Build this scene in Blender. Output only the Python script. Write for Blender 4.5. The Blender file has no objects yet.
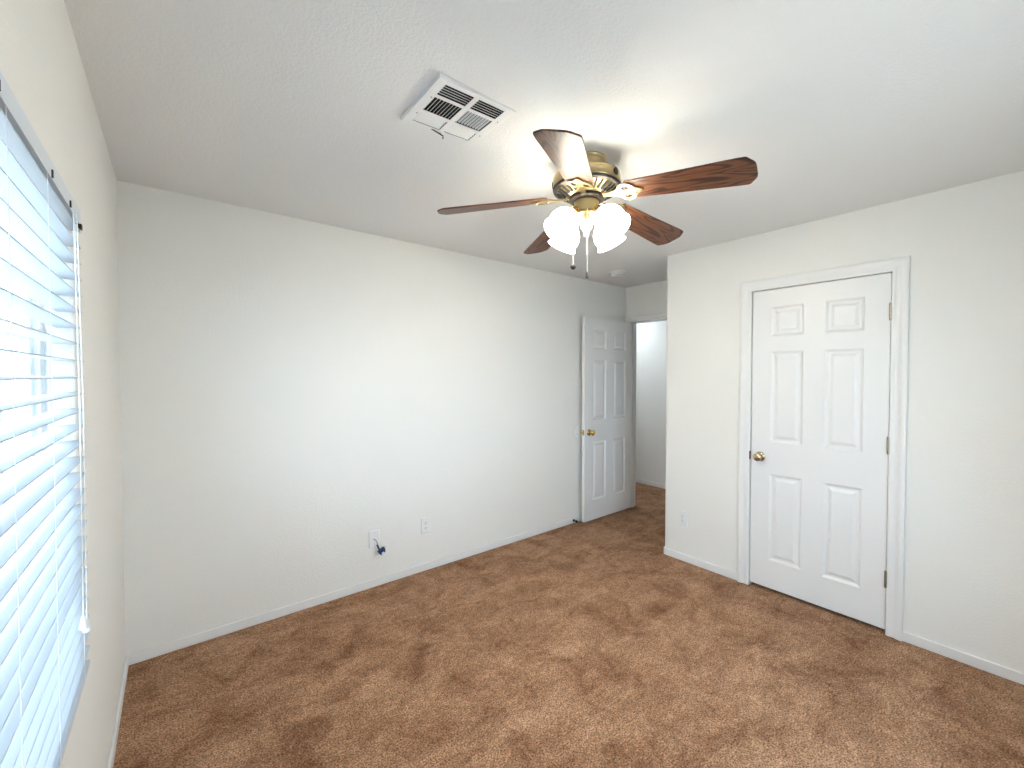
import bpy, bmesh, math, random
from mathutils import Vector, Matrix
C = bpy.context.scene.collection
PI = math.pi

# ------------------------------------------------------------------ camera
EYE = 1.475
FPX = 421.0
cam_data = bpy.data.cameras.new('camera')
cam = bpy.data.objects.new('camera', cam_data)
C.objects.link(cam)
cam_data.sensor_fit = 'HORIZONTAL'
cam_data.sensor_width = 36.0
cam_data.lens = FPX / 1024.0 * 36.0
cam_data.clip_start = 0.01
yaw = math.radians(38.8)
pitch = math.atan(9 / FPX)
cam.location = (0, 0, EYE)
cam.rotation_euler = (PI / 2 - pitch, 0, -yaw)
bpy.context.scene.camera = cam

# ------------------------------------------------------------------ colour, world, lights
SC = bpy.context.scene
SC.view_settings.view_transform = 'Standard'
SC.view_settings.look = 'None'
SC.view_settings.gamma = 1.0
SC.view_settings.use_curve_mapping = False
SC.view_settings.exposure = 0.13
SKY_STRENGTH = 12.6
SUN_STRENGTH = 6.0
LAMP_STRENGTH = 20.0
BULB_STRENGTH = 350.0
HALL_WATTS = 9.5
world = bpy.data.worlds.new('sky')
SC.world = world
world.use_nodes = True
bg = world.node_tree.nodes['Background']
bg.inputs['Color'].default_value = (0.64, 0.795, 1.0, 1)
bg.inputs['Strength'].default_value = SKY_STRENGTH


def area(name, loc, rot, sx, sy, watts, color):
    d = bpy.data.lights.new(name, 'AREA')
    d.shape = 'RECTANGLE'
    d.size = sx
    d.size_y = sy
    d.energy = watts
    d.color = color
    o = bpy.data.objects.new(name, d)
    C.objects.link(o)
    o.location = loc
    o.rotation_euler = rot
    return o


# daylight portal in the window opening (guides sky sampling, adds no light)
portal = area('window_portal', (-0.36, 0.90, 1.29), (0, -PI / 2, 0), 1.3, 1.56, 1.0, (1, 1, 1))
portal.data.cycles.is_portal = True
# sun over the roof, lighting the yard outside the window
sun_d = bpy.data.lights.new('sun', 'SUN')
sun_d.energy = SUN_STRENGTH
sun_d.angle = 0.01
sun_d.color = (1.0, 0.96, 0.90)
sun = bpy.data.objects.new('sun', sun_d)
C.objects.link(sun)
sun.location = (6, 0, 9)
sun.rotation_euler = (0, math.radians(33), 0)
fill_portal = area('fill_window_portal', (1.575, -0.50, 1.29), (PI / 2, 0, PI), 0.85, 1.28, 1.0, (1, 1, 1))  # portal for the window added behind the camera
fill_portal.data.cycles.is_portal = True
# the hallway's own ceiling light
area('hall_ceiling_light', (4.48, 3.55, 2.42), (0, 0, 0), 0.35, 0.35, HALL_WATTS, (0.80, 0.90, 1.0))

# ------------------------------------------------------------------ dimensions
XL, XR, XD, XH = -0.207, 3.14, 3.92, 4.95      # window wall, closet wall, door wall, hall wall
YF, YB, YC = 2.868, -0.36, 1.90               # far wall, back wall, closet corner
CEIL = 2.44
WT = 0.12
WY0, WY1, WZ0, WZ1 = 0.13, 1.665, 0.650, 1.928  # window opening
BX0, BX1 = 1.15, 2.00                          # unseen fill window, added in the wall behind the camera


# ------------------------------------------------------------------ materials
def new_mat(name, color=(0.8, 0.8, 0.8), rough=0.5, metal=0.0, spec=0.5):
    m = bpy.data.materials.new(name)
    m.use_nodes = True
    b = m.node_tree.nodes['Principled BSDF']
    b.inputs['Base Color'].default_value = (*color, 1)
    b.inputs['Roughness'].default_value = rough
    b.inputs['Metallic'].default_value = metal
    b.inputs['Specular IOR Level'].default_value = spec
    return m


def nt(m):
    return m.node_tree.nodes, m.node_tree.links, m.node_tree.nodes['Principled BSDF']


def add_noise(N, L, vec, scale, detail=2.0, rough=0.5, dist=0.0):
    n = N.new('ShaderNodeTexNoise')
    n.inputs['Scale'].default_value = scale
    n.inputs['Detail'].default_value = detail
    n.inputs['Roughness'].default_value = rough
    n.inputs['Distortion'].default_value = dist
    L.new(vec, n.inputs['Vector'])
    return n


def ramp(N, L, fac, stops):
    r = N.new('ShaderNodeValToRGB')
    e = r.color_ramp.elements
    while len(e) < len(stops):
        e.new(0.5)
    for k, (p, c) in enumerate(stops):
        e[k].position = p
        e[k].color = (*c, 1)
    L.new(fac, r.inputs['Fac'])
    return r


def mixc(N, L, a, b, fac, mode='MIX'):
    x = N.new('ShaderNodeMix')
    x.data_type = 'RGBA'
    x.blend_type = mode
    if isinstance(fac, float):
        x.inputs['Factor'].default_value = fac
    else:
        L.new(fac, x.inputs['Factor'])
    L.new(a, x.inputs['A'])
    L.new(b, x.inputs['B'])
    return x.outputs['Result']


def bump(N, L, B, height, strength, dist):
    b = N.new('ShaderNodeBump')
    b.inputs['Strength'].default_value = strength
    b.inputs['Distance'].default_value = dist
    L.new(height, b.inputs['Height'])
    L.new(b.outputs['Normal'], B.inputs['Normal'])


def plaster(name, color, scale, strength):
    m = new_mat(name, color, 0.75, 0, 0.25)
    N, L, B = nt(m)
    tc = N.new('ShaderNodeTexCoord')
    n = add_noise(N, L, tc.outputs['Object'], scale, 3, 0.55)
    r = ramp(N, L, n.outputs['Fac'], [(0.38, (0, 0, 0)), (0.62, (1, 1, 1))])
    bump(N, L, B, r.outputs['Color'], strength, 0.004)
    return m


M_WALL = plaster('wall_paint', (0.88, 0.866, 0.825), 100, 0.14)
M_CEIL = plaster('ceiling_paint', (0.87, 0.862, 0.85), 110, 0.24)


def carpet_mat():
    m = new_mat('carpet', (0.3, 0.17, 0.1), 1.0, 0, 0.05)
    N, L, B = nt(m)
    tc = N.new('ShaderNodeTexCoord')
    v = tc.outputs['Object']
    big = add_noise(N, L, v, 4.2, 8, 0.70, 0.8)
    mp = N.new('ShaderNodeMapping')
    mp.inputs['Rotation'].default_value = (0, 0, 0.9)
    mp.inputs['Scale'].default_value = (1, 2.6, 1)
    L.new(v, mp.inputs['Vector'])
    sweep = add_noise(N, L, mp.outputs['Vector'], 3.0, 6, 0.66, 0.6)
    fine = add_noise(N, L, v, 150, 2, 0.6)
    mid = add_noise(N, L, v, 40, 4, 0.65)
    c1 = ramp(N, L, big.outputs['Fac'], [(0.34, (0.245, 0.122, 0.068)), (0.50, (0.395, 0.228, 0.138)), (0.66, (0.475, 0.292, 0.184))])
    c2 = ramp(N, L, sweep.outputs['Fac'], [(0.38, (0.80, 0.76, 0.72)), (0.60, (1.06, 1.06, 1.06))])
    c3 = ramp(N, L, fine.outputs['Fac'], [(0.32, (0.30, 0.27, 0.25)), (0.50, (1.0, 1.0, 1.0)), (0.68, (1.75, 1.72, 1.68))])
    c4 = ramp(N, L, mid.outputs['Fac'], [(0.32, (0.74, 0.71, 0.68)), (0.68, (1.24, 1.24, 1.24))])
    a = mixc(N, L, c1.outputs['Color'], c2.outputs['Color'], 1.0, 'MULTIPLY')
    a = mixc(N, L, a, c3.outputs['Color'], 1.0, 'MULTIPLY')
    a = mixc(N, L, a, c4.outputs['Color'], 1.0, 'MULTIPLY')
    L.new(a, B.inputs['Base Color'])
    h = N.new('ShaderNodeMath')
    h.operation = 'ADD'
    L.new(fine.outputs['Fac'], h.inputs[0])
    L.new(mid.outputs['Fac'], h.inputs[1])
    bump(N, L, B, h.outputs[0], 0.7, 0.012)
    B.inputs['Sheen Weight'].default_value = 0.06
    B.inputs['Sheen Roughness'].default_value = 0.6
    B.inputs['Sheen Tint'].default_value = (0.9, 0.75, 0.6, 1)
    return m


def wood_mat():
    m = new_mat('blade_wood', (0.2, 0.08, 0.04), 0.38, 0, 0.45)
    N, L, B = nt(m)
    tc = N.new('ShaderNodeTexCoord')
    v = tc.outputs['Object']
    mp = N.new('ShaderNodeMapping')
    mp.inputs['Scale'].default_value = (1.3, 9.0, 1.0)
    L.new(v, mp.inputs['Vector'])
    ring = add_noise(N, L, mp.outputs['Vector'], 1.7, 2.0, 0.45, 0.5)
    k = N.new('ShaderNodeMath')
    k.operation = 'MULTIPLY'
    k.inputs[1].default_value = 46.0
    L.new(ring.outputs['Fac'], k.inputs[0])
    s = N.new('ShaderNodeMath')
    s.operation = 'SINE'
    L.new(k.outputs[0], s.inputs[0])
    mp2 = N.new('ShaderNodeMapping')
    mp2.inputs['Scale'].default_value = (5.0, 170.0, 1.0)
    L.new(v, mp2.inputs['Vector'])
    fib = add_noise(N, L, mp2.outputs['Vector'], 1.0, 4, 0.6)
    c1 = ramp(N, L, s.outputs[0], [(0.0, (0.150, 0.060, 0.028)), (0.5, (0.100, 0.037, 0.017)), (0.9, (0.036, 0.013, 0.008))])
    c2 = ramp(N, L, fib.outputs['Fac'], [(0.32, (0.55, 0.5, 0.48)), (0.62, (1.15, 1.1, 1.08))])
    a = mixc(N, L, c1.outputs['Color'], c2.outputs['Color'], 1.0, 'MULTIPLY')
    L.new(a, B.inputs['Base Color'])
    return m


def lamp_mat(name, color, strength):
    m = new_mat(name, (0.95, 0.93, 0.9), 0.3)
    N, L, B = nt(m)
    B.inputs['Emission Color'].default_value = (*color, 1)
    B.inputs['Emission Strength'].default_value = strength
    return m


def glass_mat():
    m = bpy.data.materials.new('window_glass')
    m.use_nodes = True
    N, L = m.node_tree.nodes, m.node_tree.links
    N.remove(N['Principled BSDF'])
    t = N.new('ShaderNodeBsdfTransparent')
    t.inputs['Color'].default_value = (0.93, 0.97, 0.97, 1)
    g = N.new('ShaderNodeBsdfGlossy')
    g.inputs['Roughness'].default_value = 0.02
    f = N.new('ShaderNodeFresnel')
    f.inputs['IOR'].default_value = 1.45
    # reflect on the entering face only: the pane does not refract, so its far face must not act as a mirror
    geo = N.new('ShaderNodeNewGeometry')
    inv = N.new('ShaderNodeMath')
    inv.operation = 'SUBTRACT'
    inv.inputs[0].default_value = 1.0
    L.new(geo.outputs['Backfacing'], inv.inputs[1])
    mul = N.new('ShaderNodeMath')
    mul.operation = 'MULTIPLY'
    L.new(f.outputs['Fac'], mul.inputs[0])
    L.new(inv.outputs[0], mul.inputs[1])
    x = N.new('ShaderNodeMixShader')
    L.new(mul.outputs[0], x.inputs['Fac'])
    L.new(t.outputs['BSDF'], x.inputs[1])
    L.new(g.outputs['BSDF'], x.inputs[2])
    L.new(x.outputs['Shader'], N['Material Output'].inputs['Surface'])
    return m


def slat_mat():
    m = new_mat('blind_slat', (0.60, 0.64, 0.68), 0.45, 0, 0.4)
    N, L, B = nt(m)
    tr = N.new('ShaderNodeBsdfTranslucent')
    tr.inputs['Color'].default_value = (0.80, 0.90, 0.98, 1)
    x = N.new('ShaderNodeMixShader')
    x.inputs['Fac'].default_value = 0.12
    L.new(B.outputs['BSDF'], x.inputs[1])
    L.new(tr.outputs['BSDF'], x.inputs[2])
    L.new(x.outputs['Shader'], N['Material Output'].inputs['Surface'])
    return m


M_CARPET = carpet_mat()
M_WOOD = wood_mat()
M_TRIM = new_mat('trim_white', (0.86, 0.855, 0.84), 0.38)
M_DOOR = new_mat('door_white', (0.86, 0.855, 0.845), 0.36)
M_PLASTIC = new_mat('white_plastic', (0.86, 0.86, 0.85), 0.35)
M_DET = new_mat('detector_plastic', (0.78, 0.76, 0.74), 0.45)
M_VENT = new_mat('vent_enamel', (0.86, 0.86, 0.85), 0.4)
M_DUCT = new_mat('duct_black', (0.012, 0.012, 0.013), 0.8)
M_BRASS = new_mat('antique_brass', (0.50, 0.40, 0.22), 0.30, 1.0)
M_BRASSB = new_mat('bright_brass', (0.72, 0.52, 0.22), 0.20, 1.0)
M_KNOB = new_mat('aged_brass', (0.55, 0.44, 0.29), 0.24, 1.0)
M_DARKM = new_mat('dark_bronze', (0.06, 0.05, 0.045), 0.35, 0.8)
M_HINGE = new_mat('hinge_metal', (0.42, 0.38, 0.30), 0.35, 1.0)
M_DARK = new_mat('dark_slot', (0.03, 0.03, 0.03), 0.6)
M_RUBBER = new_mat('black_rubber', (0.015, 0.015, 0.016), 0.6)
M_BLUE = new_mat('splitter_blue', (0.012, 0.055, 0.16), 0.35, 0.3)
M_STEEL = new_mat('nickel', (0.62, 0.62, 0.60), 0.3, 1.0)
M_GREYCAB = new_mat('grey_cable', (0.35, 0.35, 0.36), 0.5)
M_RAIL = new_mat('headrail_metal', (0.72, 0.78, 0.83), 0.4, 0.0)
M_CORD = new_mat('blind_cord', (0.86, 0.88, 0.90), 0.7)
M_SLAT = slat_mat()
M_GLASS = glass_mat()
M_VINYL = new_mat('window_vinyl', (0.85, 0.87, 0.88), 0.35)
M_SHADE = lamp_mat('lit_shade_glass', (1.0, 0.95, 0.80), LAMP_STRENGTH)
M_BULB = lamp_mat('lit_bulb', (1.0, 0.87, 0.70), BULB_STRENGTH)
M_STUCCO = plaster('stucco', (0.72, 0.68, 0.62), 30, 0.3)
M_ROOF = new_mat('roof_tile', (0.35, 0.2, 0.14), 0.8)
M_GRAVEL = plaster('gravel', (0.50, 0.46, 0.41), 60, 0.6)
M_DGLASS = new_mat('dark_glass', (0.45, 0.52, 0.58), 0.15)


# ------------------------------------------------------------------ mesh helpers
def finish(name, bm, mat, parent=None, smooth=False, bevel=0.0, seg=2, loc=None):
    bmesh.ops.recalc_face_normals(bm, faces=bm.faces)
    me = bpy.data.meshes.new(name)
    bm.to_mesh(me)
    bm.free()
    me.materials.append(mat)
    o = bpy.data.objects.new(name, me)
    C.objects.link(o)
    if parent is not None:
        o.parent = parent
    if loc is not None:
        o.location = loc
    if smooth:
        try:
            me.shade_smooth()
            me.set_sharp_from_angle(angle=math.radians(38))
        except Exception:
            for p in me.polygons:
                p.use_smooth = True
    if bevel > 0:
        b = o.modifiers.new('bevel', 'BEVEL')
        b.width = bevel
        b.segments = seg
        b.limit_method = 'ANGLE'
        b.angle_limit = math.radians(40)
    return o


def box(bm, lo, hi, M=None):
    vs = []
    for z in (lo[2], hi[2]):
        for y in (lo[1], hi[1]):
            for x in (lo[0], hi[0]):
                p = Vector((x, y, z))
                vs.append(bm.verts.new(M @ p if M else p))
    for f in ((0, 1, 3, 2), (4, 5, 7, 6), (0, 1, 5, 4), (2, 3, 7, 6), (0, 2, 6, 4), (1, 3, 7, 5)):
        bm.faces.new([vs[i] for i in f])
    return vs


def lathe(bm, prof, M=None, n=32):
    """prof: list of (r, z); revolves about local z."""
    rings = []
    for r, z in prof:
        if r < 1e-6:
            p = Vector((0, 0, z))
            rings.append([bm.verts.new(M @ p if M else p)])
        else:
            ring = []
            for k in range(n):
                a = 2 * PI * k / n
                p = Vector((r * math.cos(a), r * math.sin(a), z))
                ring.append(bm.verts.new(M @ p if M else p))
            rings.append(ring)
    for a, b in zip(rings, rings[1:]):
        if len(a) == 1 and len(b) == 1:
            continue
        for k in range(n):
            j = (k + 1) % n
            if len(a) == 1:
                bm.faces.new((a[0], b[k], b[j]))
            elif len(b) == 1:
                bm.faces.new((a[k], a[j], b[0]))
            else:
                bm.faces.new((a[k], a[j], b[j], b[k]))


def tube(bm, pts, r, n=8):
    pts = [Vector(p) for p in pts]
    rings = []
    up = Vector((0, 0, 1))
    for i, p in enumerate(pts):
        d = (pts[min(i + 1, len(pts) - 1)] - pts[max(i - 1, 0)]).normalized()
        a = d.cross(up)
        if a.length < 1e-3:
            a = d.cross(Vector((1, 0, 0)))
        a.normalize()
        b = d.cross(a).normalized()
        rr = r[i] if isinstance(r, (list, tuple)) else r
        rings.append([bm.verts.new(p + (a * math.cos(2 * PI * k / n) + b * math.sin(2 * PI * k / n)) * rr) for k in range(n)])
    for a, b in zip(rings, rings[1:]):
        for k in range(n):
            j = (k + 1) % n
            bm.faces.new((a[k], a[j], b[j], b[k]))
    bm.faces.new(rings[0])
    bm.faces.new(rings[-1][::-1])


def prism(bm, outline, z0, z1, M=None):
    a = []
    b = []
    for x, y in outline:
        p, q = Vector((x, y, z0)), Vector((x, y, z1))
        a.append(bm.verts.new(M @ p if M else p))
        b.append(bm.verts.new(M @ q if M else q))
    bm.faces.new(a[::-1])
    bm.faces.new(b)
    n = len(a)
    for k in range(n):
        j = (k + 1) % n
        bm.faces.new((a[k], a[j], b[j], b[k]))


def empty(name, loc=(0, 0, 0), rz=0.0, parent=None):
    o = bpy.data.objects.new(name, None)
    C.objects.link(o)
    o.location = loc
    o.rotation_euler = (0, 0, rz)
    o.empty_display_size = 0.05
    if parent is not None:
        o.parent = parent
    return o


def tag(o, label, cat, group=None):
    o['label'] = label
    o['category'] = cat
    if group:
        o['group'] = group
    return o


def struct(o):
    o['kind'] = 'structure'
    return o


# ------------------------------------------------------------------ the setting
bm = bmesh.new()
box(bm, (XL - WT, YB - WT, -0.08), (XH + WT, 4.70, 0.0))
struct(finish('floor', bm, M_CARPET))

# ceiling with an opening for the air register's duct
VX0, VX1, VY0, VY1 = 0.676, 0.990, 1.207, 1.503
hx0, hx1, hy0, hy1 = VX0 + 0.03, VX1 - 0.03, VY0 + 0.03, VY1 - 0.02
bm = bmesh.new()
X0, X1, Y0, Y1 = XL - WT, XH + WT, YB - WT, 4.70
box(bm, (X0, Y0, CEIL), (hx0, Y1, CEIL + 0.10))
box(bm, (hx1, Y0, CEIL), (X1, Y1, CEIL + 0.10))
box(bm, (hx0, Y0, CEIL), (hx1, hy0, CEIL + 0.10))
box(bm, (hx0, hy1, CEIL), (hx1, Y1, CEIL + 0.10))
struct(finish('ceiling', bm, M_CEIL))


def wall_with_hole(name, axis, p_in, p_out, a0, a1, h0, h1, z0, z1, radius, mat=M_WALL):
    """Wall slab perpendicular to `axis` ('x' or 'y'); face p_in looks into the room. Rounded plaster edge at the hole."""
    bm = bmesh.new()

    def V(a, z, p):
        return bm.verts.new((p, a, z) if axis == 'x' else (a, p, z))
    outer = [(a0, 0.0), (a1, 0.0), (a1, CEIL), (a0, CEIL)]
    inner = [(h0, z0), (h1, z0), (h1, z1), (h0, z1)]
    layers = {}
    for p in (p_in, p_out):
        layers[p] = ([V(a, z, p) for a, z in outer], [V(a, z, p) for a, z in inner])
    for p in (p_in, p_out):
        o, i = layers[p]
        for k in range(4):
            j = (k + 1) % 4
            bm.faces.new((o[k], o[j], i[j], i[k]))
    for idx in (0, 1):
        A, B = layers[p_in][idx], layers[p_out][idx]
        for k in range(4):
            j = (k + 1) % 4
            bm.faces.new((A[k], A[j], B[j], B[k]))
    if radius > 0:
        i = layers[p_in][1]
        es = [e for e in bm.edges if e.verts[0] in i and e.verts[1] in i]
        bmesh.ops.bevel(bm, geom=es, offset=radius, segments=5, affect='EDGES', profile=0.5)
    return struct(finish(name, bm, mat, smooth=True))


wall_with_hole('wall_left', 'x', XL, XL - WT, YB - WT, YF + WT, WY0, WY1, WZ0, WZ1, 0.018)
bm = bmesh.new()
box(bm, (XL, YF, 0), (XD, YF + WT, CEIL))
struct(finish('wall_far', bm, M_WALL))
wall_with_hole('wall_back', 'y', YB, YB - WT, XL, XH, BX0, BX1, WZ0, WZ1, 0.018)  # hole made for the added fill window

# closet wall: slab with door hole, rounded outer corner, and its return into the alcove
CD0, CD1, CDZ = 0.515, 1.238, 2.048           # closet door leaf edges and head
bm = bmesh.new()
box(bm, (XR, YB, 0), (XR + WT, CD0 - 0.022, CEIL))
box(bm, (XR, CD0 - 0.022, CDZ + 0.022), (XR + WT, CD1 + 0.022, CEIL))
o = [(XR, CD1 + 0.022), (XR + WT, CD1 + 0.022), (XR + WT, YC - WT), (XD, YC - WT), (XD, YC)]
for k in range(7):
    a = PI / 2 + (PI / 2) * k / 6
    o.append((XR + 0.02 + 0.02 * math.cos(a), YC - 0.02 + 0.02 * math.sin(a)))
prism(bm, o, 0, CEIL)
struct(finish('wall_right', bm, M_WALL, smooth=True))

ED_HINGE = 2.806                               # hinge-side jamb face of the entry doorway
ED_STRIKE = ED_HINGE - 0.835
EDZ = 2.052
bm = bmesh.new()
box(bm, (XD, YB, 0), (XD + WT, ED_STRIKE - 0.02, CEIL))
box(bm, (XD, ED_HINGE + 0.02, 0), (XD + WT, 4.58, CEIL))
box(bm, (XD, ED_STRIKE - 0.02, EDZ + 0.02), (XD + WT, ED_HINGE + 0.02, CEIL))
struct(finish('wall_door', bm, M_WALL))
bm = bmesh.new()
box(bm, (XH, YB, 0), (XH + WT, 4.70, CEIL))
struct(finish('wall_hall', bm, M_WALL))
bm = bmesh.new()
box(bm, (XD, 4.58, 0), (XH, 4.70, CEIL))
struct(finish('wall_hall_end', bm, M_WALL))

# baseboards
BH, BT = 0.055, 0.011


def base(name, lo, hi):
    bm = bmesh.new()
    box(bm, lo, hi)
    return struct(finish(name, bm, M_TRIM, bevel=0.004))


base('baseboard_far', (XL, YF - BT, 0), (XD, YF, BH))
base('baseboard_left', (XL, YB, 0), (XL + BT, YF - BT, BH))
base('baseboard_back', (XL + BT, YB, 0), (XR - BT, YB + BT, BH))
base('baseboard_hall', (XH - BT, YB, 0), (XH, 4.58, BH))
CASW = 0.072
base('baseboard_right', (XR - BT, YB + BT, 0), (XR, CD0 - CASW - 0.001, BH))
bm = bmesh.new()
o = [(XR, CD1 + CASW + 0.001), (XR, YC - 0.02)]
for k in range(7):
    a = PI - (PI / 2) * k / 6
    o.append((XR + 0.02 + 0.02 * math.cos(a), YC - 0.02 + 0.02 * math.sin(a)))
o.append((XD - 0.02, YC))
o.append((XD - 0.02, YC + BT))
for k in range(7):
    a = PI / 2 + (PI / 2) * k / 6
    o.append((XR + 0.02 + (0.02 + BT) * math.cos(a), YC - 0.02 + (0.02 + BT) * math.sin(a)))
o.append((XR - BT, CD1 + CASW + 0.001))
prism(bm, o, 0, BH)
struct(finish('baseboard_closet', bm, M_TRIM, bevel=0.003))


def casing(bm, path, normal, w, prof):
    """Mitred moulding: path of inner-edge points in the wall plane, prof of (offset from inner edge, projection)."""
    pts = [Vector(p) for p in path]
    n = Vector(normal)
    rows = []
    for i, p in enumerate(pts):
        ds = []
        if i > 0:
            ds.append((pts[i] - pts[i - 1]).normalized())
        if i < len(pts) - 1:
            ds.append((pts[i + 1] - pts[i]).normalized())
        outs = [n.cross(d) for d in ds]
        s = outs[0] if len(outs) == 1 else (outs[0] + outs[1]) / (1 + outs[0].dot(outs[1]))
        rows.append([bm.verts.new(p + s * a + n * h) for a, h in prof])
    m = len(prof)
    for a, b in zip(rows, rows[1:]):
        for k in range(m):
            j = (k + 1) % m
            bm.faces.new((a[k], a[j], b[j], b[k]))
    bm.faces.new(rows[0])
    bm.faces.new(rows[-1][::-1])


CPROF = [(0, 0), (0, 0.010), (0.004, 0.013), (0.016, 0.013), (0.022, 0.010), (0.040, 0.012), (0.046, 0.017),
         (0.058, 0.019), (0.068, 0.019), (CASW, 0.016), (CASW, 0)]
bm = bmesh.new()
g = 0.004
casing(bm, [(XR, CD1 + g, 0), (XR, CD1 + g, CDZ + g), (XR, CD0 - g, CDZ + g), (XR, CD0 - g, 0)], (-1, 0, 0), CASW, CPROF)
# jamb lining and stop behind the leaf
box(bm, (XR + 0.001, CD1 + g, 0), (XR + WT, CD1 + 0.022, CDZ + 0.022))
box(bm, (XR + 0.001, CD0 - 0.022, 0), (XR + WT, CD0 - g, CDZ + 0.022))
box(bm, (XR + 0.001, CD0 - g, CDZ + g), (XR + WT, CD1 + g, CDZ + 0.022))
closet_trim = struct(finish('trim_1', bm, M_TRIM, smooth=True))

bm = bmesh.new()
casing(bm, [(XD, ED_HINGE + g, 0), (XD, ED_HINGE + g, EDZ), (XD, ED_STRIKE - g, EDZ), (XD, ED_STRIKE - g, 0)], (-1, 0, 0),
       0.06, [(min(a, 0.055), h) for a, h in CPROF[:7]] + [(0.052, 0.017), (0.055, 0.015), (0.055, 0)])
box(bm, (XD + 0.001, ED_HINGE, 0), (XD + WT - 0.001, ED_HINGE + 0.018, EDZ + 0.018))
box(bm, (XD + 0.001, ED_STRIKE - 0.018, 0), (XD + WT - 0.001, ED_STRIKE, EDZ + 0.018))
box(bm, (XD + 0.001, ED_STRIKE, EDZ), (XD + WT - 0.001, ED_HINGE, EDZ + 0.018))
box(bm, (XD + 0.040, ED_HINGE - 0.011, 0), (XD + 0.075, ED_HINGE, EDZ))
box(bm, (XD + 0.040, ED_STRIKE, 0), (XD + 0.075, ED_STRIKE + 0.011, EDZ))
box(bm, (XD + 0.040, ED_STRIKE, EDZ - 0.011), (XD + 0.075, ED_HINGE, EDZ))
# hall-side casing
casing(bm, [(XD + WT, ED_STRIKE - g, 0), (XD + WT, ED_STRIKE - g, EDZ), (XD + WT, ED_HINGE + g, EDZ), (XD + WT, ED_HINGE + g, 0)],
       (1, 0, 0), CASW, CPROF)
struct(finish('trim_2', bm, M_TRIM, smooth=True))


# ------------------------------------------------------------------ six-panel doors
PZ = [(1.735, 1.932), (1.020, 1.632), (0.215, 0.806)]


def six_panel_leaf(width, z0, z1, thick):
    """Leaf in local coords: x 0..width, front face y=0 (looking to -y), back face y=thick."""
    bm = bmesh.new()
    st = 0.115 if width < 0.75 else 0.12
    mull = 0.115
    pw = (width - 2 * st - mull) / 2
    xs = [0, st, st + pw, st + pw + mull, width - st, width]
    zs = [z0]
    for lo, hi in reversed(PZ):
        zs += [lo, hi]
    zs.append(z1)

    def rect(x0, x1, za, zb, y):
        return [bm.verts.new((x0, y, za)), bm.verts.new((x1, y, za)), bm.verts.new((x1, y, zb)), bm.verts.new((x0, y, zb))]
    for face_y, s in ((0.0, 1), (thick, -1)):
        for i in range(5):
            for k in range(len(zs) - 1):
                if i in (1, 3) and k in (1, 3, 5):
                    x0, x1, za, zb = xs[i], xs[i + 1], zs[k], zs[k + 1]
                    prev = rect(x0, x1, za, zb, face_y)
                    for ins, dep in ((0.004, 0.003), (0.015, 0.010), (0.026, 0.010), (0.043, 0.0025), (0.046, 0.0022)):
                        cur = rect(x0 + ins, x1 - ins, za + ins, zb - ins, face_y + s * dep)
                        for a in range(4):
                            b = (a + 1) % 4
                            bm.faces.new((prev[a], prev[b], cur[b], cur[a]))
                        prev = cur
                    bm.faces.new(prev)
                else:
                    bm.faces.new(rect(xs[i], xs[i + 1], zs[k], zs[k + 1], face_y))
    e = rect(0, width, z0, z1, 0), rect(0, width, z0, z1, thick)
    for a in range(4):
        b = (a + 1) % 4
        bm.faces.new((e[0][a], e[0][b], e[1][b], e[1][a]))
    bmesh.ops.remove_doubles(bm, verts=bm.verts, dist=1e-5)
    return bm


def knob_bm(M):
    bm = bmesh.new()
    lathe(bm, [(0, 0), (0.032, 0), (0.033, 0.003), (0.031, 0.006), (0.024, 0.010), (0.012, 0.013), (0.011, 0.030), (0.016, 0.034),
               (0.0245, 0.040), (0.0275, 0.048), (0.0265, 0.056), (0.021, 0.062), (0.010, 0.0645), (0, 0.065)], M, 36)
    return bm


def hinge_barrel(x, y, z, h=0.09, r=0.0065):
    bm = bmesh.new()
    for k in range(5):
        a, b = z + h * k / 5 + 0.0006, z + h * (k + 1) / 5 - 0.0006
        lathe(bm, [(0, a), (r, a), (r, b), (0, b)], Matrix.Translation((x, y, 0)), 16)
    lathe(bm, [(0, z - 0.004), (r * 0.7, z - 0.003), (r * 0.8, z), (0, z)], Matrix.Translation((x, y, 0)), 16)
    lathe(bm, [(0, z + h), (r * 0.8, z + h), (r * 0.7, z + h + 0.003), (0, z + h + 0.004)], Matrix.Translation((x, y, 0)), 16)
    return bm


# closet door (door_1): closed, flush with the casing
W1 = CD1 - CD0
leaf = finish('door_1', six_panel_leaf(W1, 0.024, CDZ, 0.035), M_DOOR, loc=(XR + 0.004, CD1, 0))
leaf.rotation_euler = (0, 0, -PI / 2)          # local x -> -Y, local -y -> -X
struct(leaf)
MX = Matrix.Translation((0.058, 0, 0.915)) @ Matrix.Rotation(PI / 2, 4, 'X')
finish('door_knob', knob_bm(MX), M_KNOB, leaf, smooth=True)
for hz in (1.785, 1.03, 0.27):
    finish('hinge', hinge_barrel(W1 + 0.002, -0.010, hz, 0.092, 0.0085), M_HINGE, leaf, smooth=True)
bm = bmesh.new()
box(bm, (-0.0115, -0.0165, 0.888), (-0.002, -0.003, 0.945))
finish('strike_plate', bm, M_DARKM, leaf, bevel=0.001)

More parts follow.
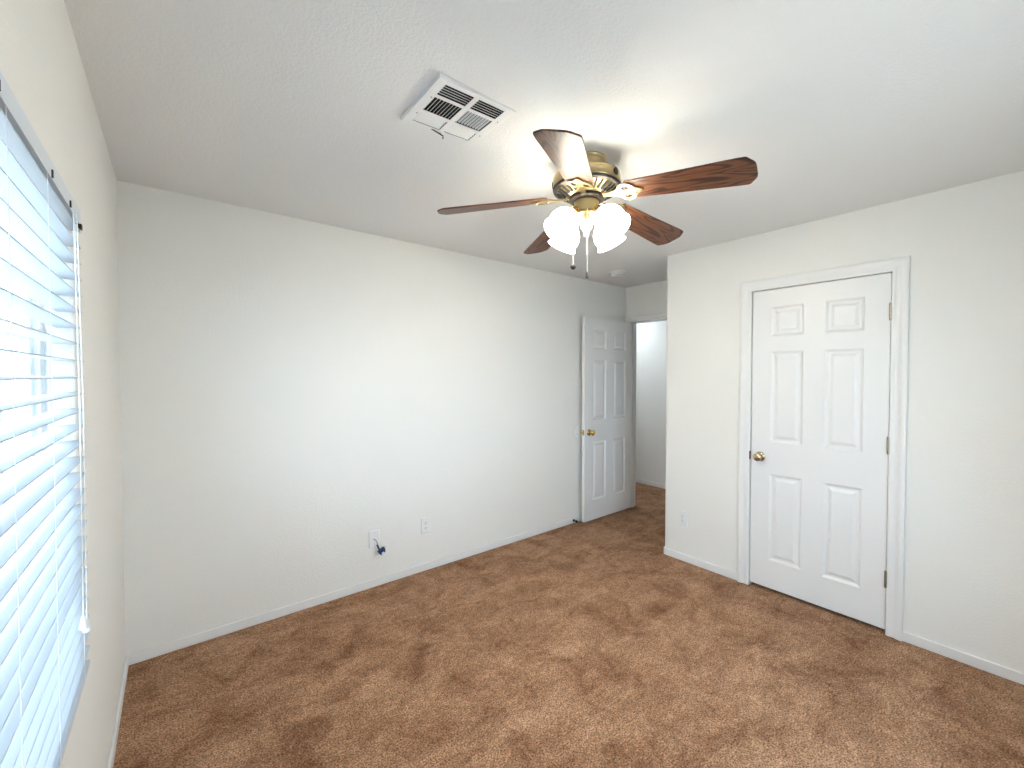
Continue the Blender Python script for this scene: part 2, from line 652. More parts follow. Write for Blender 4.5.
# entry door (door_2): open at a right angle, along the far wall
W2 = 0.772
leaf2 = finish('door_2', six_panel_leaf(W2, 0.018, 2.045, 0.035), M_DOOR, loc=(XD - 0.005 - W2, ED_HINGE - 0.036, 0))
struct(leaf2)
MK = Matrix.Translation((0.066, 0, 0.905)) @ Matrix.Rotation(PI / 2, 4, 'X')
finish('door_knob', knob_bm(MK), M_BRASSB, leaf2, smooth=True)
MK = Matrix.Translation((0.066, 0.035, 0.905)) @ Matrix.Rotation(-PI / 2, 4, 'X')
finish('door_knob', knob_bm(MK), M_BRASSB, leaf2, smooth=True)
bm = bmesh.new()
box(bm, (-0.0012, 0.005, 0.877), (0.001, 0.030, 0.933))
lathe(bm, [(0, 0), (0.008, 0), (0.008, 0.010), (0, 0.012)], Matrix.Translation((0, 0.0175, 0.905)) @ Matrix.Rotation(-PI / 2, 4, 'Y'), 14)
finish('latch', bm, M_BRASSB, leaf2)
for hz in (1.785, 1.03, 0.27):
    finish('hinge', hinge_barrel(W2 + 0.002, 0.0405, hz, 0.09, 0.005), M_HINGE, leaf2, smooth=True)

# ------------------------------------------------------------------ window_1 behind the blind
win = empty('window_1', (0, 0, 0))
struct(win)
FX0, FX1 = XL - WT, XL - 0.062
bm = bmesh.new()
fw = 0.045
box(bm, (FX0, WY0, WZ0), (FX1, WY0 + fw, WZ1))
box(bm, (FX0, WY1 - fw, WZ0), (FX1, WY1, WZ1))
box(bm, (FX0, WY0 + fw, WZ0), (FX1, WY1 - fw, WZ0 + fw))
box(bm, (FX0, WY0 + fw, WZ1 - fw), (FX1, WY1 - fw, WZ1))
finish('window_frame', bm, M_VINYL, win, bevel=0.003)
ym = (WY0 + WY1) / 2
for (a, b, xo) in ((WY0 + fw, ym + 0.02, 0.0), (ym - 0.02, WY1 - fw, 0.018)):
    x0 = FX0 + 0.012 + xo
    bm = bmesh.new()
    s = 0.034
    z0, z1 = WZ0 + fw, WZ1 - fw
    box(bm, (x0, a, z0), (x0 + 0.016, a + s, z1))
    box(bm, (x0, b - s, z0), (x0 + 0.016, b, z1))
    box(bm, (x0, a + s, z0), (x0 + 0.016, b - s, z0 + s))
    box(bm, (x0, a + s, z1 - s), (x0 + 0.016, b - s, z1))
    sash = finish('sash', bm, M_VINYL, win, bevel=0.002)
    bm = bmesh.new()
    box(bm, (x0 + 0.006, a + s, z0 + s), (x0 + 0.010, b - s, z1 - s))
    finish('pane', bm, M_GLASS, sash)
    bm = bmesh.new()
    for k in (1, 2):
        y = a + s + (b - a - 2 * s) * k / 3
        box(bm, (x0 + 0.0102, y - 0.008, z0 + s), (x0 + 0.0135, y + 0.008, z1 - s))
    for k in (1, 2, 3):
        z = z0 + s + (z1 - z0 - 2 * s) * k / 4
        box(bm, (x0 + 0.0103, a + s, z - 0.008), (x0 + 0.0134, b - s, z + 0.008))
    finish('grille', bm, M_VINYL, sash)

# bare window added behind the camera, out of view, to brighten the room
fill_win = empty('fill_window', (0, 0, 0))
struct(fill_win)
bm = bmesh.new()
fy0, fy1 = YB - WT, YB - 0.062
box(bm, (BX0, fy0, WZ0), (BX0 + fw, fy1, WZ1))
box(bm, (BX1 - fw, fy0, WZ0), (BX1, fy1, WZ1))
box(bm, (BX0 + fw, fy0, WZ0), (BX1 - fw, fy1, WZ0 + fw))
box(bm, (BX0 + fw, fy0, WZ1 - fw), (BX1 - fw, fy1, WZ1))
box(bm, ((BX0 + BX1) / 2 - 0.02, fy0, WZ0 + fw), ((BX0 + BX1) / 2 + 0.02, fy1, WZ1 - fw))
finish('window_frame', bm, M_VINYL, fill_win, bevel=0.003)
for a, b in ((BX0 + fw, (BX0 + BX1) / 2 - 0.02), ((BX0 + BX1) / 2 + 0.02, BX1 - fw)):
    bm = bmesh.new()
    box(bm, (a, fy0 + 0.025, WZ0 + fw), (b, fy0 + 0.029, WZ1 - fw))
    finish('pane', bm, M_GLASS, fill_win)

# horizontal blind, hung inside the opening with its slats open
blind = empty('window_blind', (XL, (WY0 + WY1) / 2, WZ1))
tag(blind, 'white horizontal slat blind with open slats in the window on the left', 'blind')
bx, by, bz = XL, (WY0 + WY1) / 2, WZ1


def rel(p):
    return (p[0] - bx, p[1] - by, p[2] - bz)


BX = -0.194
BY0, BY1 = WY0 + 0.004, WY1 - 0.004
bm = bmesh.new()
# open-topped channel headrail
hr0, hr1 = BX - 0.050, BX
box(bm, rel((hr1 - 0.002, BY0, WZ1 - 0.040)), rel((hr1, BY1, WZ1 - 0.002)))
box(bm, rel((hr0, BY0, WZ1 - 0.040)), rel((hr0 + 0.002, BY1, WZ1 - 0.002)))
box(bm, rel((hr0 + 0.002, BY0, WZ1 - 0.040)), rel((hr1 - 0.002, BY1, WZ1 - 0.038)))
hr = finish('headrail', bm, M_RAIL, blind)
for y in (0.45, 0.95, 1.30, 1.50):
    bm = bmesh.new()
    box(bm, rel((hr1 + 0.0002, y, WZ1 - 0.038)), rel((hr1 + 0.003, y + 0.006, WZ1 - 0.022)))
    finish('valance_clip', bm, M_DARKM, hr)
bm = bmesh.new()
box(bm, rel((hr1 - 0.040, BY1 - 0.022, WZ1 - 0.054)), rel((hr1 + 0.004, BY1 - 0.004, WZ1 - 0.041)))
finish('cord_lock', bm, M_DARKM, hr)

SLW, SLT, SP = 0.050, 0.0028, 0.0445
z_bot = WZ0 + 0.008
bm = bmesh.new()
xs0 = BX - SLW
box(bm, rel((xs0, BY0, z_bot)), rel((xs0 + SLW, BY1, z_bot + 0.016)))
finish('bottom_rail', bm, M_SLAT, blind, bevel=0.003)
xc = xs0 + SLW / 2
bm = bmesh.new()
nseg = 4
for k in range(nseg):                          # slightly crowned slat
    def crown(t):
        return 0.0022 * (1 - (2 * t - 1) ** 2)
    t0, t1 = k / nseg, (k + 1) / nseg
    vs = []
    for y in (BY0 - by, BY1 - by):
        for t, dz in ((t0, 0), (t1, 0), (t1, SLT), (t0, SLT)):
            vs.append(bm.verts.new((-SLW / 2 + t * SLW, y, crown(t) + dz)))
    bm.faces.new(vs[0:4])
    bm.faces.new(vs[4:8])
    for a, b in ((0, 1), (2, 3)):
        bm.faces.new((vs[a], vs[b], vs[b + 4], vs[a + 4]))
    if k == 0:
        bm.faces.new((vs[0], vs[3], vs[7], vs[4]))
    if k == nseg - 1:
        bm.faces.new((vs[1], vs[2], vs[6], vs[5]))
bmesh.ops.remove_doubles(bm, verts=bm.verts, dist=1e-6)
slat0 = finish('slat', bm, M_SLAT, blind)
zs_ = []
z = WZ1 - 0.060
while z > z_bot + 0.03:
    zs_.append(z)
    z -= SP
rnd = random.Random(4)
for k, z in enumerate(zs_):
    s = slat0 if k == 0 else slat0.copy()
    if k:
        C.objects.link(s)
        s.parent = blind
    s.location = (xc - bx, rnd.uniform(-0.0025, 0.0025), z - bz)
    s.rotation_euler = (0, math.radians(2.0 + rnd.uniform(-1.2, 1.2)), 0)
for y in (0.28, 0.62, 0.985, 1.255, 1.56):
    bm = bmesh.new()
    for x in (xs0 - 0.0015, xs0 + SLW + 0.0015):
        tube(bm, [rel((x, y, z_bot + 0.004)), rel((x, y, WZ1 - 0.045))], 0.0007, 6)
    finish('ladder_cord', bm, M_CORD, blind)
for (y, zb, dx) in ((1.470, 0.845, 0.010), (1.485, 0.83, 0.014)):
    bm = bmesh.new()
    tube(bm, [rel((BX + dx, y, WZ1 - 0.052)), rel((BX + dx + 0.004, y, (WZ1 + zb) / 2)), rel((BX + dx + 0.002, y, zb + 0.03))], 0.0013, 6)
    c = finish('lift_cord', bm, M_CORD, blind)
    bm = bmesh.new()
    lathe(bm, [(0, 0.034), (0.003, 0.033), (0.005, 0.024), (0.0085, 0.006), (0.0085, 0.001), (0.006, 0), (0, 0)],
          Matrix.Translation(rel((BX + dx + 0.002, y, zb))), 16)
    finish('tassel', bm, M_PLASTIC, c, smooth=True)

# ------------------------------------------------------------------ ceiling fan
FANX, FANY = 1.468, 1.287
fan = empty('ceiling_fan', (FANX, FANY, CEIL))
tag(fan, 'brass ceiling fan with five dark wooden blades and lit glass lamps', 'ceiling fan')


def zl(z):
    return z - CEIL


bm = bmesh.new()
lathe(bm, [(0, 0), (0.090, 0), (0.092, -0.006), (0.088, -0.012), (0.083, -0.016), (0.080, -0.040), (0.070, -0.055), (0, -0.055)], None, 40)
finish('canopy', bm, M_BRASS, fan, smooth=True)
Z_HUB = 2.290
bm = bmesh.new()
lathe(bm, [(0, -0.050), (0.078, -0.050), (0.100, -0.056), (0.138, -0.066), (0.149, -0.074), (0.152, -0.084), (0.152, -0.112), (0.148, -0.120),
           (0, -0.120)], None, 48)
motor = finish('motor_housing', bm, M_BRASS, fan, smooth=True)
bm = bmesh.new()
lathe(bm, [(0.1, -0.1195), (0.150, -0.1195), (0.153, -0.124), (0.150, -0.132), (0.140, -0.136), (0.1, -0.130)], None, 48)
finish('motor_band', bm, M_DARKM, motor, smooth=True)
# ribbed, vented lower cone
bm = bmesh.new()
lathe(bm, [(0.139, -0.1325), (0.085, -0.160), (0.078, -0.164), (0, -0.164)], None, 48)
finish('vent_cone', bm, M_BRASS, motor, smooth=True)
bm = bmesh.new()
for k in range(30):
    M = Matrix.Rotation(2 * PI * k / 30, 4, 'Z') @ Matrix.Translation((0.113, 0, -0.1475)) @ Matrix.Rotation(math.radians(-27), 4, 'Y')
    box(bm, (-0.022, -0.0035, -0.004), (0.022, 0.0035, 0.003), M)
finish('vent_slots', bm, M_DARK, motor)
for k in range(5):
    M = Matrix.Rotation(2 * PI * k / 5 - math.radians(85), 4, 'Z') @ Matrix.Translation((0.150, 0, -0.096)) @ Matrix.Rotation(PI / 2, 4, 'Y')
    bm = bmesh.new()
    lathe(bm, [(0, 0), (0.016, 0), (0.016, 0.004), (0.011, 0.006), (0, 0.006)], M, 18)
    finish('medallion', bm, M_DARKM, motor, smooth=True)
bm = bmesh.new()
lathe(bm, [(0, -0.160), (0.076, -0.160), (0.079, -0.165), (0.079, -0.176), (0.074, -0.180), (0, -0.180)], None, 40)
finish('flywheel', bm, M_DARKM, fan, smooth=True)
bm = bmesh.new()
lathe(bm, [(0, -0.178), (0.050, -0.178), (0.055, -0.184), (0.055, -0.232), (0.060, -0.238), (0.060, -0.246), (0.050, -0.256), (0.034, -0.266),
           (0.026, -0.280), (0.024, -0.300), (0.014, -0.312), (0.010, -0.325), (0.012, -0.331), (0.007, -0.338), (0, -0.340)], None, 40)
kit = finish('switch_housing', bm, M_BRASS, fan, smooth=True)

# blade with its iron; five of each
BL0, BL1 = 0.185, 0.676            # tip: angled corners round a softly bowed end
half_r, half_t = 0.060, 0.079
side = [(BL0 + 0.012, half_r), (0.42, 0.069), (BL1 - 0.070, half_t), (BL1 - 0.034, half_t), (BL1 - 0.026, half_t - 0.004), (BL1 - 0.007, half_t - 0.030),
        (BL1 - 0.002, half_t - 0.040), (BL1, half_t - 0.056)]
outl = [(BL0, -half_r + 0.012)] + [(x, -y) for x, y in side] + [(x, y) for x, y in reversed(side)] + [(BL0, half_r - 0.012)]


def blade_mesh():
    bm = bmesh.new()
    prism(bm, outl, 0.0, 0.0065)
    return bm


def iron_mesh():
    """Cast arm: narrow neck from the flywheel widening into a scalloped holder with two cut-outs, under the blade root."""
    bm = bmesh.new()
    up = [(0.060, 0.014), (0.110, 0.012), (0.140, 0.017), (0.156, 0.032), (0.166, 0.047), (0.182, 0.056), (0.200, 0.055), (0.216, 0.046),
          (0.224, 0.034), (0.232, 0.022), (0.246, 0.014), (0.258, 0.006)]
    ring = [(x, y) for x, y in up] + [(x, -y) for x, y in reversed(up)]
    n = len(ring)
    t0, t1 = -0.0075, -0.0005
    # outline as strips with two oval openings: build walls from an outer ring and holes by bridging
    outer_a = [bm.verts.new((x, y, t0)) for x, y in ring]
    edges = [bm.edges.new((outer_a[k], outer_a[(k + 1) % n])) for k in range(n)]
    for s in (1, -1):
        hole = [bm.verts.new((0.190 + 0.018 * math.cos(2 * PI * k / 14), s * (0.027 + 0.013 * math.sin(2 * PI * k / 14)), t0)) for k in range(14)]
        edges += [bm.edges.new((hole[k], hole[(k + 1) % 14])) for k in range(14)]
    bmesh.ops.triangle_fill(bm, use_beauty=True, edges=edges)
    # drop any triangles laid across the openings
    bad = []
    for f in bm.faces:
        c = f.calc_center_median()
        for s in (1, -1):
            if ((c.x - 0.190) / 0.018) ** 2 + ((c.y - s * 0.027) / 0.013) ** 2 < 0.9:
                bad.append(f)
                break
    bmesh.ops.delete(bm, geom=bad, context='FACES_ONLY')
    r = bmesh.ops.extrude_face_region(bm, geom=list(bm.faces))
    for v in [e for e in r['geom'] if isinstance(e, bmesh.types.BMVert)]:
        v.co.z = t1
    # three raised screws
    for x, y in ((0.176, 0.0), (0.228, 0.014), (0.228, -0.014)):
        lathe(bm, [(0, -0.0105), (0.004, -0.0100), (0.0055, -0.0075), (0, -0.0075)], Matrix.Translation((x, y, 0)), 12)
    return bm


b0 = finish('blade', blade_mesh(), M_WOOD, fan, bevel=0.0015)
i0 = finish('blade_iron', iron_mesh(), M_BRASS, b0, smooth=True)
DROOP = math.radians(6.2)
PITCH = math.radians(-13)
PH = 213.0
for k in range(5):
    b = b0 if k == 0 else b0.copy()
    if k:
        C.objects.link(b)
        b.parent = fan
        i = i0.copy()
        C.objects.link(i)
        i.parent = b
    R = Matrix.Rotation(math.radians(PH + 72 * k), 4, 'Z') @ Matrix.Rotation(DROOP, 4, 'Y') @ Matrix.Rotation(PITCH, 4, 'X')
    b.matrix_local = Matrix.Translation((0, 0, zl(Z_HUB) - 0.008)) @ R

# light kit: four arms with tulip shades and bulbs
SH = [(0.021, 0.0), (0.028, -0.003), (0.033, -0.011), (0.046, -0.024), (0.059, -0.042), (0.065, -0.062), (0.066, -0.080), (0.062, -0.097),
      (0.064, -0.108), (0.071, -0.119)]
TH0 = math.radians(221.3 + 45)
TILT = math.radians(38)


def arm_frame(k):
    a = TH0 + k * PI / 2
    return Matrix.Rotation(a, 4, 'Z')


bm = bmesh.new()
tube(bm, [(0.045, 0, -0.230), (0.066, 0, -0.224), (0.082, 0, -0.230), (0.090, 0, -0.244)], 0.008, 10)
arm0 = finish('lamp_arm', bm, M_BRASSB, fan, smooth=True)
MS = Matrix.Translation((0.088, 0, -0.242)) @ Matrix.Rotation(-TILT, 4, 'Y')
bm = bmesh.new()
lathe(bm, [(0, 0.006), (0.016, 0.004), (0.027, -0.003), (0.030, -0.012), (0.026, -0.018), (0, -0.018)], MS, 24)
cup0 = finish('shade_holder', bm, M_BRASSB, arm0, smooth=True)
bm = bmesh.new()
MT = MS @ Matrix.Translation((0, 0, -0.010))
full = SH + [(r - 0.0025, z) for r, z in reversed(SH)]
lathe(bm, full, MT, 36)
shade0 = finish('lamp_shade', bm, M_SHADE, arm0, smooth=True)
bm = bmesh.new()
lathe(bm, [(0, -0.020), (0.012, -0.020), (0.013, -0.035), (0.022, -0.055), (0.027, -0.072), (0.025, -0.086), (0.016, -0.097), (0, -0.101)], MS, 20)
bulb0 = finish('bulb', bm, M_BULB, shade0, smooth=True)
for k in range(4):
    a = arm0 if k == 0 else arm0.copy()
    if k:
        C.objects.link(a)
        a.parent = fan
        for src in (cup0, shade0):
            c = src.copy()
            C.objects.link(c)
            c.parent = a
            if src is shade0:
                d = bulb0.copy()
                C.objects.link(d)
                d.parent = c
    a.rotation_euler = (0, 0, TH0 + k * PI / 2)


# pull chains with a round and a long fob
rx, ry = math.cos(yaw), -math.sin(yaw)         # picture-right in plan
for (off, fwd, z_top, z_end, kind) in ((-0.063, -0.02, -0.215, -0.470, 'round'), (-0.008, -0.062, -0.235, -0.512, 'long')):
    x = rx * off + math.sin(yaw) * fwd
    y = ry * off + math.cos(yaw) * fwd
    bm = bmesh.new()
    z = z_top
    while z > z_end:
        bmesh.ops.create_icosphere(bm, subdivisions=1, radius=0.0021, matrix=Matrix.Translation((x, y, z)))
        z -= 0.0046
    tube(bm, [(x, y, z_top), (x, y, z_end)], 0.0009, 6)
    ch = finish('pull_chain', bm, M_STEEL, fan, smooth=True)
    bm = bmesh.new()
    if kind == 'round':
        lathe(bm, [(0, 0.014), (0.006, 0.0125), (0.0115, 0.006), (0.0125, 0), (0.0115, -0.006), (0.006, -0.0125), (0, -0.014)],
              Matrix.Translation((x, y, z_end - 0.008)), 20)
    else:
        lathe(bm, [(0, 0.016), (0.003, 0.014), (0.0055, 0.008), (0.0062, -0.006), (0.0055, -0.016), (0, -0.018)],
              Matrix.Translation((x, y, z_end - 0.012)), 16)
    finish('fob', bm, M_RUBBER, ch, smooth=True)

# ------------------------------------------------------------------ ceiling air register
reg = empty('air_register', (VX0, VY0, CEIL))
tag(reg, 'white square metal air register with six louvre banks set in the ceiling', 'air vent')
reg.rotation_euler = (0, math.radians(-2.0), 0)
reg.location.z = CEIL - 0.011
LX, LY = VX1 - VX0, VY1 - VY0
cs = [(0.100 * LX, 0.460 * LX), (0.522 * LX, 0.882 * LX)]
rs = [(0.065 * LY, 0.275 * LY), (0.325 * LY, 0.625 * LY), (0.680 * LY, 0.905 * LY)]
bm = bmesh.new()
TZ = -0.005


def plate(x0, x1, y0, y1):
    box(bm, (x0, y0, TZ), (x1, y1, TZ + 0.002))


ex = [0.010] + [v for c in cs for v in c] + [LX - 0.010]
ey = [0.010] + [v for r in rs for v in r] + [LY - 0.010]
for i in range(5):
    for k in range(7):
        if i in (1, 3) and k in (1, 3, 5):
            continue
        plate(ex[i], ex[i + 1], ey[k], ey[k + 1])
# sloping rim up to the ceiling
o1 = [(0.010, 0.010), (LX - 0.010, 0.010), (LX - 0.010, LY - 0.010), (0.010, LY - 0.010)]
SKIRT = 0.011
o2 = [(0, 0), (LX, 0), (LX, LY), (0, LY)]
for k in range(4):
    j = (k + 1) % 4
    a = [bm.verts.new((*o1[k], TZ)), bm.verts.new((*o1[j], TZ)), bm.verts.new((*o2[j], TZ + 0.001)), bm.verts.new((*o2[k], TZ + 0.001))]
    b = [bm.verts.new((*o2[k], SKIRT)), bm.verts.new((*o2[j], SKIRT))]
    bm.faces.new(a)
    bm.faces.new((a[3], a[2], b[1], b[0]))
bmesh.ops.remove_doubles(bm, verts=bm.verts, dist=1e-6)
finish('face_plate', bm, M_VENT, reg)
bm = bmesh.new()
d0 = (hx0 - VX0 + 0.0005, hy0 - VY0 + 0.0005)
d1 = (hx1 - VX0 - 0.0005, hy1 - VY0 - 0.0005)
box(bm, (d0[0], d0[1], 0.088), (d1[0], d1[1], 0.09))
box(bm, (d0[0], d0[1], 0.0), (d0[0] + 0.002, d1[1], 0.088))
box(bm, (d1[0] - 0.002, d0[1], 0.0), (d1[0], d1[1], 0.088))
box(bm, (d0[0], d0[1], 0.0), (d1[0], d0[1] + 0.002, 0.088))
box(bm, (d0[0], d1[1] - 0.002, 0.0), (d1[0], d1[1], 0.088))
finish('duct', bm, M_DUCT, reg)
for ci, (cx0, cx1) in enumerate(cs):
    for ri, (ry0, ry1) in enumerate(rs):
        bm = bmesh.new()
        if ri == 1:                            # slats along y, throwing sideways
            n = 9
            for k in range(n):
                x = cx0 + (cx1 - cx0) * (k + 0.5) / n
                ang = math.radians(48 if ci == 0 else -40)
                M = Matrix.Translation((x, (ry0 + ry1) / 2, TZ + 0.006)) @ Matrix.Rotation(-ang, 4, 'Y')
                h = (ry1 - ry0) / 2
                box(bm, (-0.0036, -h, -0.0007), (0.0036, h, 0.0007), M)
        else:
            n = 5
            for k in range(n):
                y = ry0 + (ry1 - ry0) * (k + 0.5) / n
                ang = math.radians(40 if ri == 0 else -40)
                M = Matrix.Translation(((cx0 + cx1) / 2, y, TZ + 0.006)) @ Matrix.Rotation(ang, 4, 'X')
                h = (cx1 - cx0) / 2
                w = 0.0036 if ri == 0 else 0.0052
                box(bm, (-h, -w, -0.0007), (h, w, 0.0007), M)
        finish('louvre_bank', bm, M_VENT, reg)
bm = bmesh.new()
tube(bm, [(0.37 * LX, 0.935 * LY, TZ + 0.001), (0.53 * LX, 0.935 * LY, TZ - 0.010), (0.54 * LX, 0.955 * LY, TZ - 0.018)], 0.0024, 8)
finish('damper_lever', bm, M_DARKM, reg, smooth=True)
for x, y in ((0.075, 0.35), (0.075, 0.72), (0.94, 0.30), (0.94, 0.70), (0.5, 0.945)):
    bm = bmesh.new()
    lathe(bm, [(0, -0.002), (0.0022, -0.0015), (0.003, 0), (0, 0)], Matrix.Translation((x * LX, y * LY, TZ)), 12)
    finish('screw', bm, M_HINGE, reg)

# ------------------------------------------------------------------ smoke detector
sd = empty('smoke_detector', (3.27, 2.48, CEIL))
sd.scale = (1.12, 1.12, 1.0)
tag(sd, 'round white smoke detector on the ceiling near the open door', 'smoke detector')
bm = bmesh.new()
lathe(bm, [(0, 0), (0.072, 0), (0.074, -0.004), (0.072, -0.012), (0.066, -0.014), (0, -0.014)], None, 40)
finish('mounting_base', bm, M_DET, sd, smooth=True)
bm = bmesh.new()
lathe(bm, [(0, -0.014), (0.056, -0.014), (0.058, -0.018), (0.057, -0.036), (0.050, -0.044), (0, -0.046)], None, 40)
sdb = finish('detector_body', bm, M_DET, sd, smooth=True)
bm = bmesh.new()
for k in range(20):
    M = Matrix.Rotation(2 * PI * k / 20, 4, 'Z')
    box(bm, (0.0565, -0.004, -0.034), (0.0585, 0.004, -0.030), M)
finish('sensor_slots', bm, M_DARK, sdb)


# ------------------------------------------------------------------ wall plates
def rounded(w, h, r, n=4):
    o = []
    for cx, cy, a0 in ((w / 2 - r, h / 2 - r, 0), (-w / 2 + r, h / 2 - r, PI / 2), (-w / 2 + r, -h / 2 + r, PI), (w / 2 - r, -h / 2 + r, 1.5 * PI)):
        for k in range(n + 1):
            a = a0 + PI / 2 * k / n
            o.append((cx + r * math.cos(a), cy + r * math.sin(a)))
    return o


STAND = Matrix.Rotation(PI / 2, 4, 'X')        # local plate: x right, y up, z out of wall (towards -Y)


def plate_mesh(w=0.072, h=0.116):
    bm = bmesh.new()
    a = [bm.verts.new(STAND @ Vector((x, y, 0))) for x, y in rounded(w, h, 0.004)]
    b = [bm.verts.new(STAND @ Vector((x, y, 0.003))) for x, y in rounded(w, h, 0.004)]
    c = [bm.verts.new(STAND @ Vector((x, y, 0.006))) for x, y in rounded(w - 0.007, h - 0.007, 0.003)]
    n = len(a)
    for p, q in ((a, b), (b, c)):
        for k in range(n):
            j = (k + 1) % n
            bm.faces.new((p[k], p[j], q[j], q[k]))
    bm.faces.new(c)
    bm.faces.new(a[::-1])
    return bm


def outlet(loc, rz, label):
    o = empty('wall_outlet', loc, rz)
    tag(o, label, 'outlet', 'electrical outlets low on the walls')
    finish('cover_plate', plate_mesh(), M_PLASTIC, o)
    for s in (1, -1):
        bm = bmesh.new()
        ring = []
        for k in range(28):
            a = 2 * PI * k / 28
            ring.append((0.0172 * math.cos(a), max(-0.0135, min(0.0135, 0.0172 * math.sin(a))) + s * 0.0195))
        prism(bm, ring, 0.006, 0.0078, STAND)
        r = finish('receptacle', bm, M_PLASTIC, o)
        bm = bmesh.new()
        for x, h in ((-0.0064, 0.0045), (0.0064, 0.0036)):
            box(bm, (x - 0.0011, s * 0.0195 + 0.003 - h, 0.0072), (x + 0.0011, s * 0.0195 + 0.003 + h, 0.0081), STAND)
        lathe(bm, [(0, 0.0072), (0.0027, 0.0072), (0.0027, 0.0081), (0, 0.0081)], STAND @ Matrix.Translation((0, s * 0.0195 - 0.0075, 0)), 12)
        finish('slots', bm, M_DARK, r)
    bm = bmesh.new()
    lathe(bm, [(0, 0.006), (0.0032, 0.006), (0.0028, 0.0072), (0, 0.0076)], STAND, 14)
    finish('screw', bm, M_STEEL, o, smooth=True)
    return o


outlet((1.466, YF, 0.342), 0, 'white electrical outlet on the long blank wall, right of the cable plate')
outlet((XR, 1.737, 0.339), -PI / 2, 'white electrical outlet low on the wall left of the closed door')

cp = empty('cable_plate', (1.073, YF, 0.336))
tag(cp, 'white cable wall plate with a connector, low on the long blank wall', 'wall plate')
finish('cover_plate', plate_mesh(0.074, 0.118), M_PLASTIC, cp)
bm = bmesh.new()
lathe(bm, [(0, 0.006), (0.0065, 0.006), (0.0065, 0.009), (0.0046, 0.009), (0.0046, 0.020), (0, 0.020)], STAND, 6)
finish('coaxial_jack', bm, M_STEEL, cp)
for s in (1, -1):
    bm = bmesh.new()
    lathe(bm, [(0, 0.006), (0.0032, 0.006), (0.0028, 0.0072), (0, 0.0076)], STAND @ Matrix.Translation((0, s * 0.042, 0)), 14)
    finish('screw', bm, M_STEEL, cp, smooth=True)

# blue cable splitter dangling from the plate on a short lead
sp = empty('cable_splitter', (1.110, YF - 0.040, 0.257))
tag(sp, 'small blue cable splitter hanging by a short lead below the white cable plate', 'cable splitter')
RS = Matrix.Rotation(math.radians(-28), 4, 'Y')
bm = bmesh.new()
prism(bm, rounded(0.050, 0.027, 0.004), -0.009, 0.009, RS @ STAND)
finish('splitter_body', bm, M_BLUE, sp, bevel=0.0015)
for (x, y, dx, dy) in ((-0.014, -0.0135, 0, -1), (0.014, -0.0135, 0, -1), (-0.008, 0.0135, 0, 1), (0.025, 0.004, 1, 0), (-0.025, -0.004, -1, 0)):
    bm = bmesh.new()
    M = RS @ STAND @ Matrix.Translation((x, y, 0)) @ Matrix.Rotation(math.atan2(dy, dx), 4, 'Z') @ Matrix.Rotation(PI / 2, 4, 'Y')
    lathe(bm, [(0, 0), (0.0065, 0), (0.0065, 0.004), (0.0048, 0.004), (0.0048, 0.014), (0, 0.014)], M, 12)
    finish('port', bm, M_BLUE if dx == 0 else M_STEEL, sp)
tip = RS @ (STAND @ Vector((-0.008, 0.029, 0)))
j = Vector((1.073 - 1.110, 0.0195, 0.336 - 0.257))
p0 = j
bm = bmesh.new()
tube(bm, [p0, p0 + Vector((0.001, -0.012, -0.002)), p0 + Vector((0.006, -0.020, -0.012)), (tip + p0) / 2 + Vector((0, -0.012, 0.004)), tip + Vector((-0.004, 0, 0.012)), tip], 0.0032, 10)
finish('lead', bm, M_GREYCAB, sp, smooth=True)
bm = bmesh.new()
tube(bm, [tip + Vector((-0.009, -0.001, 0.026)), tip + Vector((-0.004, 0, 0.012)), tip + Vector((0.002, 0, -0.006))], 0.0058, 10)
finish('plug', bm, M_RUBBER, sp, smooth=True)

# door bumper disc on the wall behind the open door's knob
bp = empty('wall_bumper', (3.16, YF, 0.905))
tag(bp, 'round white bumper disc on the wall behind the open door knob', 'door bumper')
bm = bmesh.new()
lathe(bm, [(0, 0), (0.066, 0), (0.066, 0.003), (0.062, 0.007), (0.046, 0.0085), (0, 0.0085)], STAND, 40)
finish('disc', bm, M_PLASTIC, bp, smooth=True)

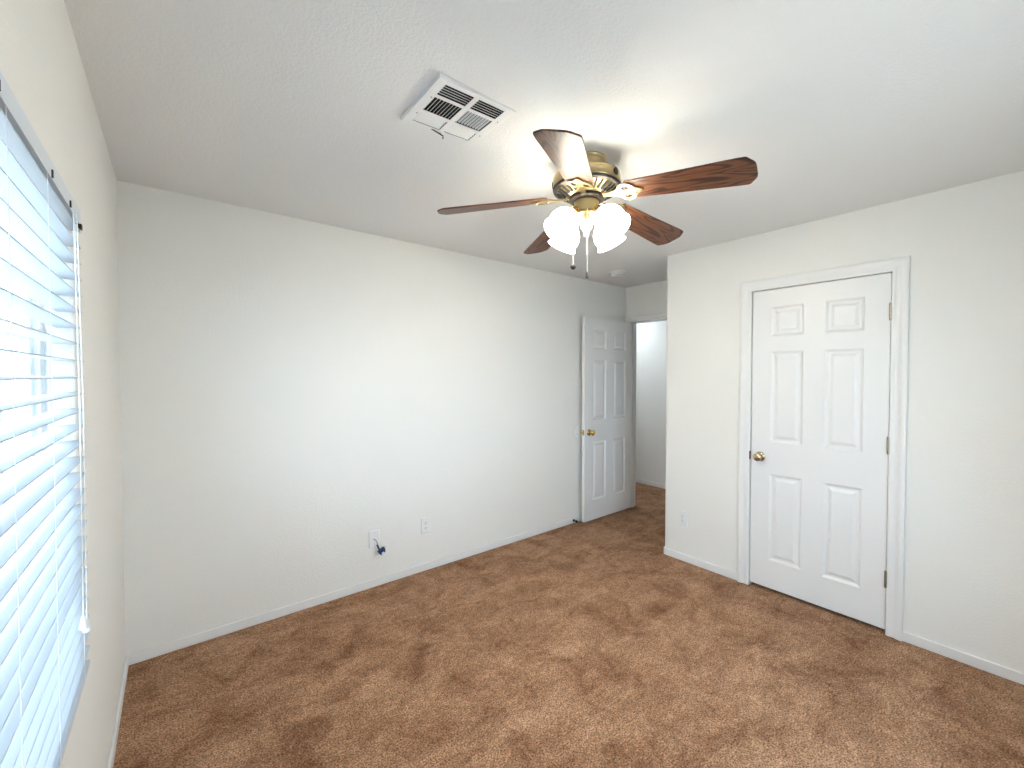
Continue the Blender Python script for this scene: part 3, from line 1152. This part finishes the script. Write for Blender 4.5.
# door stop at the baseboard
ds = empty('door_stop', (3.085, YF - BT, 0.028))
tag(ds, 'small dark door stop on the baseboard beneath the open door', 'door stop')
bm = bmesh.new()
lathe(bm, [(0, 0), (0.014, 0), (0.014, 0.004), (0.006, 0.007), (0.006, 0.032), (0, 0.032)], STAND, 18)
finish('stem', bm, M_DARKM, ds, smooth=True)
bm = bmesh.new()
lathe(bm, [(0, 0.030), (0.011, 0.030), (0.012, 0.034), (0.012, 0.044), (0.009, 0.047), (0, 0.047)], STAND, 18)
finish('tip', bm, M_RUBBER, ds, smooth=True)

# ------------------------------------------------------------------ outdoors, seen through the slats
bm = bmesh.new()
box(bm, (-14, -12, -0.40), (XL - WT - 0.02, 14, -0.30))
box(bm, (XL - WT - 0.02, -12, -0.40), (9, YB - WT - 0.02, -0.30))
struct(finish('ground', bm, M_GRAVEL))
house = empty('neighbour_house', (-6.0, 3.0, -0.30))
tag(house, 'neighbouring stucco house seen through the window blind', 'house')
bm = bmesh.new()
box(bm, (-3.0, -5.0, 0), (0, 5.0, 2.7))
finish('house_wall', bm, M_STUCCO, house)
bm = bmesh.new()
v = [bm.verts.new(p) for p in ((0.4, -5.4, 2.7), (0.4, 5.4, 2.7), (-3.4, 5.4, 2.7), (-3.4, -5.4, 2.7), (-1.5, -5.4, 3.6), (-1.5, 5.4, 3.6))]
for f in ((0, 1, 5, 4), (2, 3, 4, 5), (0, 4, 3), (1, 2, 5), (0, 3, 2, 1)):
    bm.faces.new([v[i] for i in f])
finish('roof', bm, M_ROOF, house)
for y in (-2.5, 0.5, 3.2):
    bm = bmesh.new()
    for a, b, c, d in ((-0.6, -0.53, 0.9, 2.2), (0.53, 0.6, 0.9, 2.2), (-0.53, 0.53, 0.9, 0.97), (-0.53, 0.53, 2.13, 2.2), (-0.03, 0.03, 0.97, 2.13)):
        box(bm, (0.001, y + a, c), (0.04, y + b, d))
    w = finish('house_window', bm, M_VINYL, house)
    bm = bmesh.new()
    box(bm, (0.002, y - 0.53, 0.97), (0.012, y + 0.53, 2.13))
    finish('pane', bm, M_DGLASS, w)
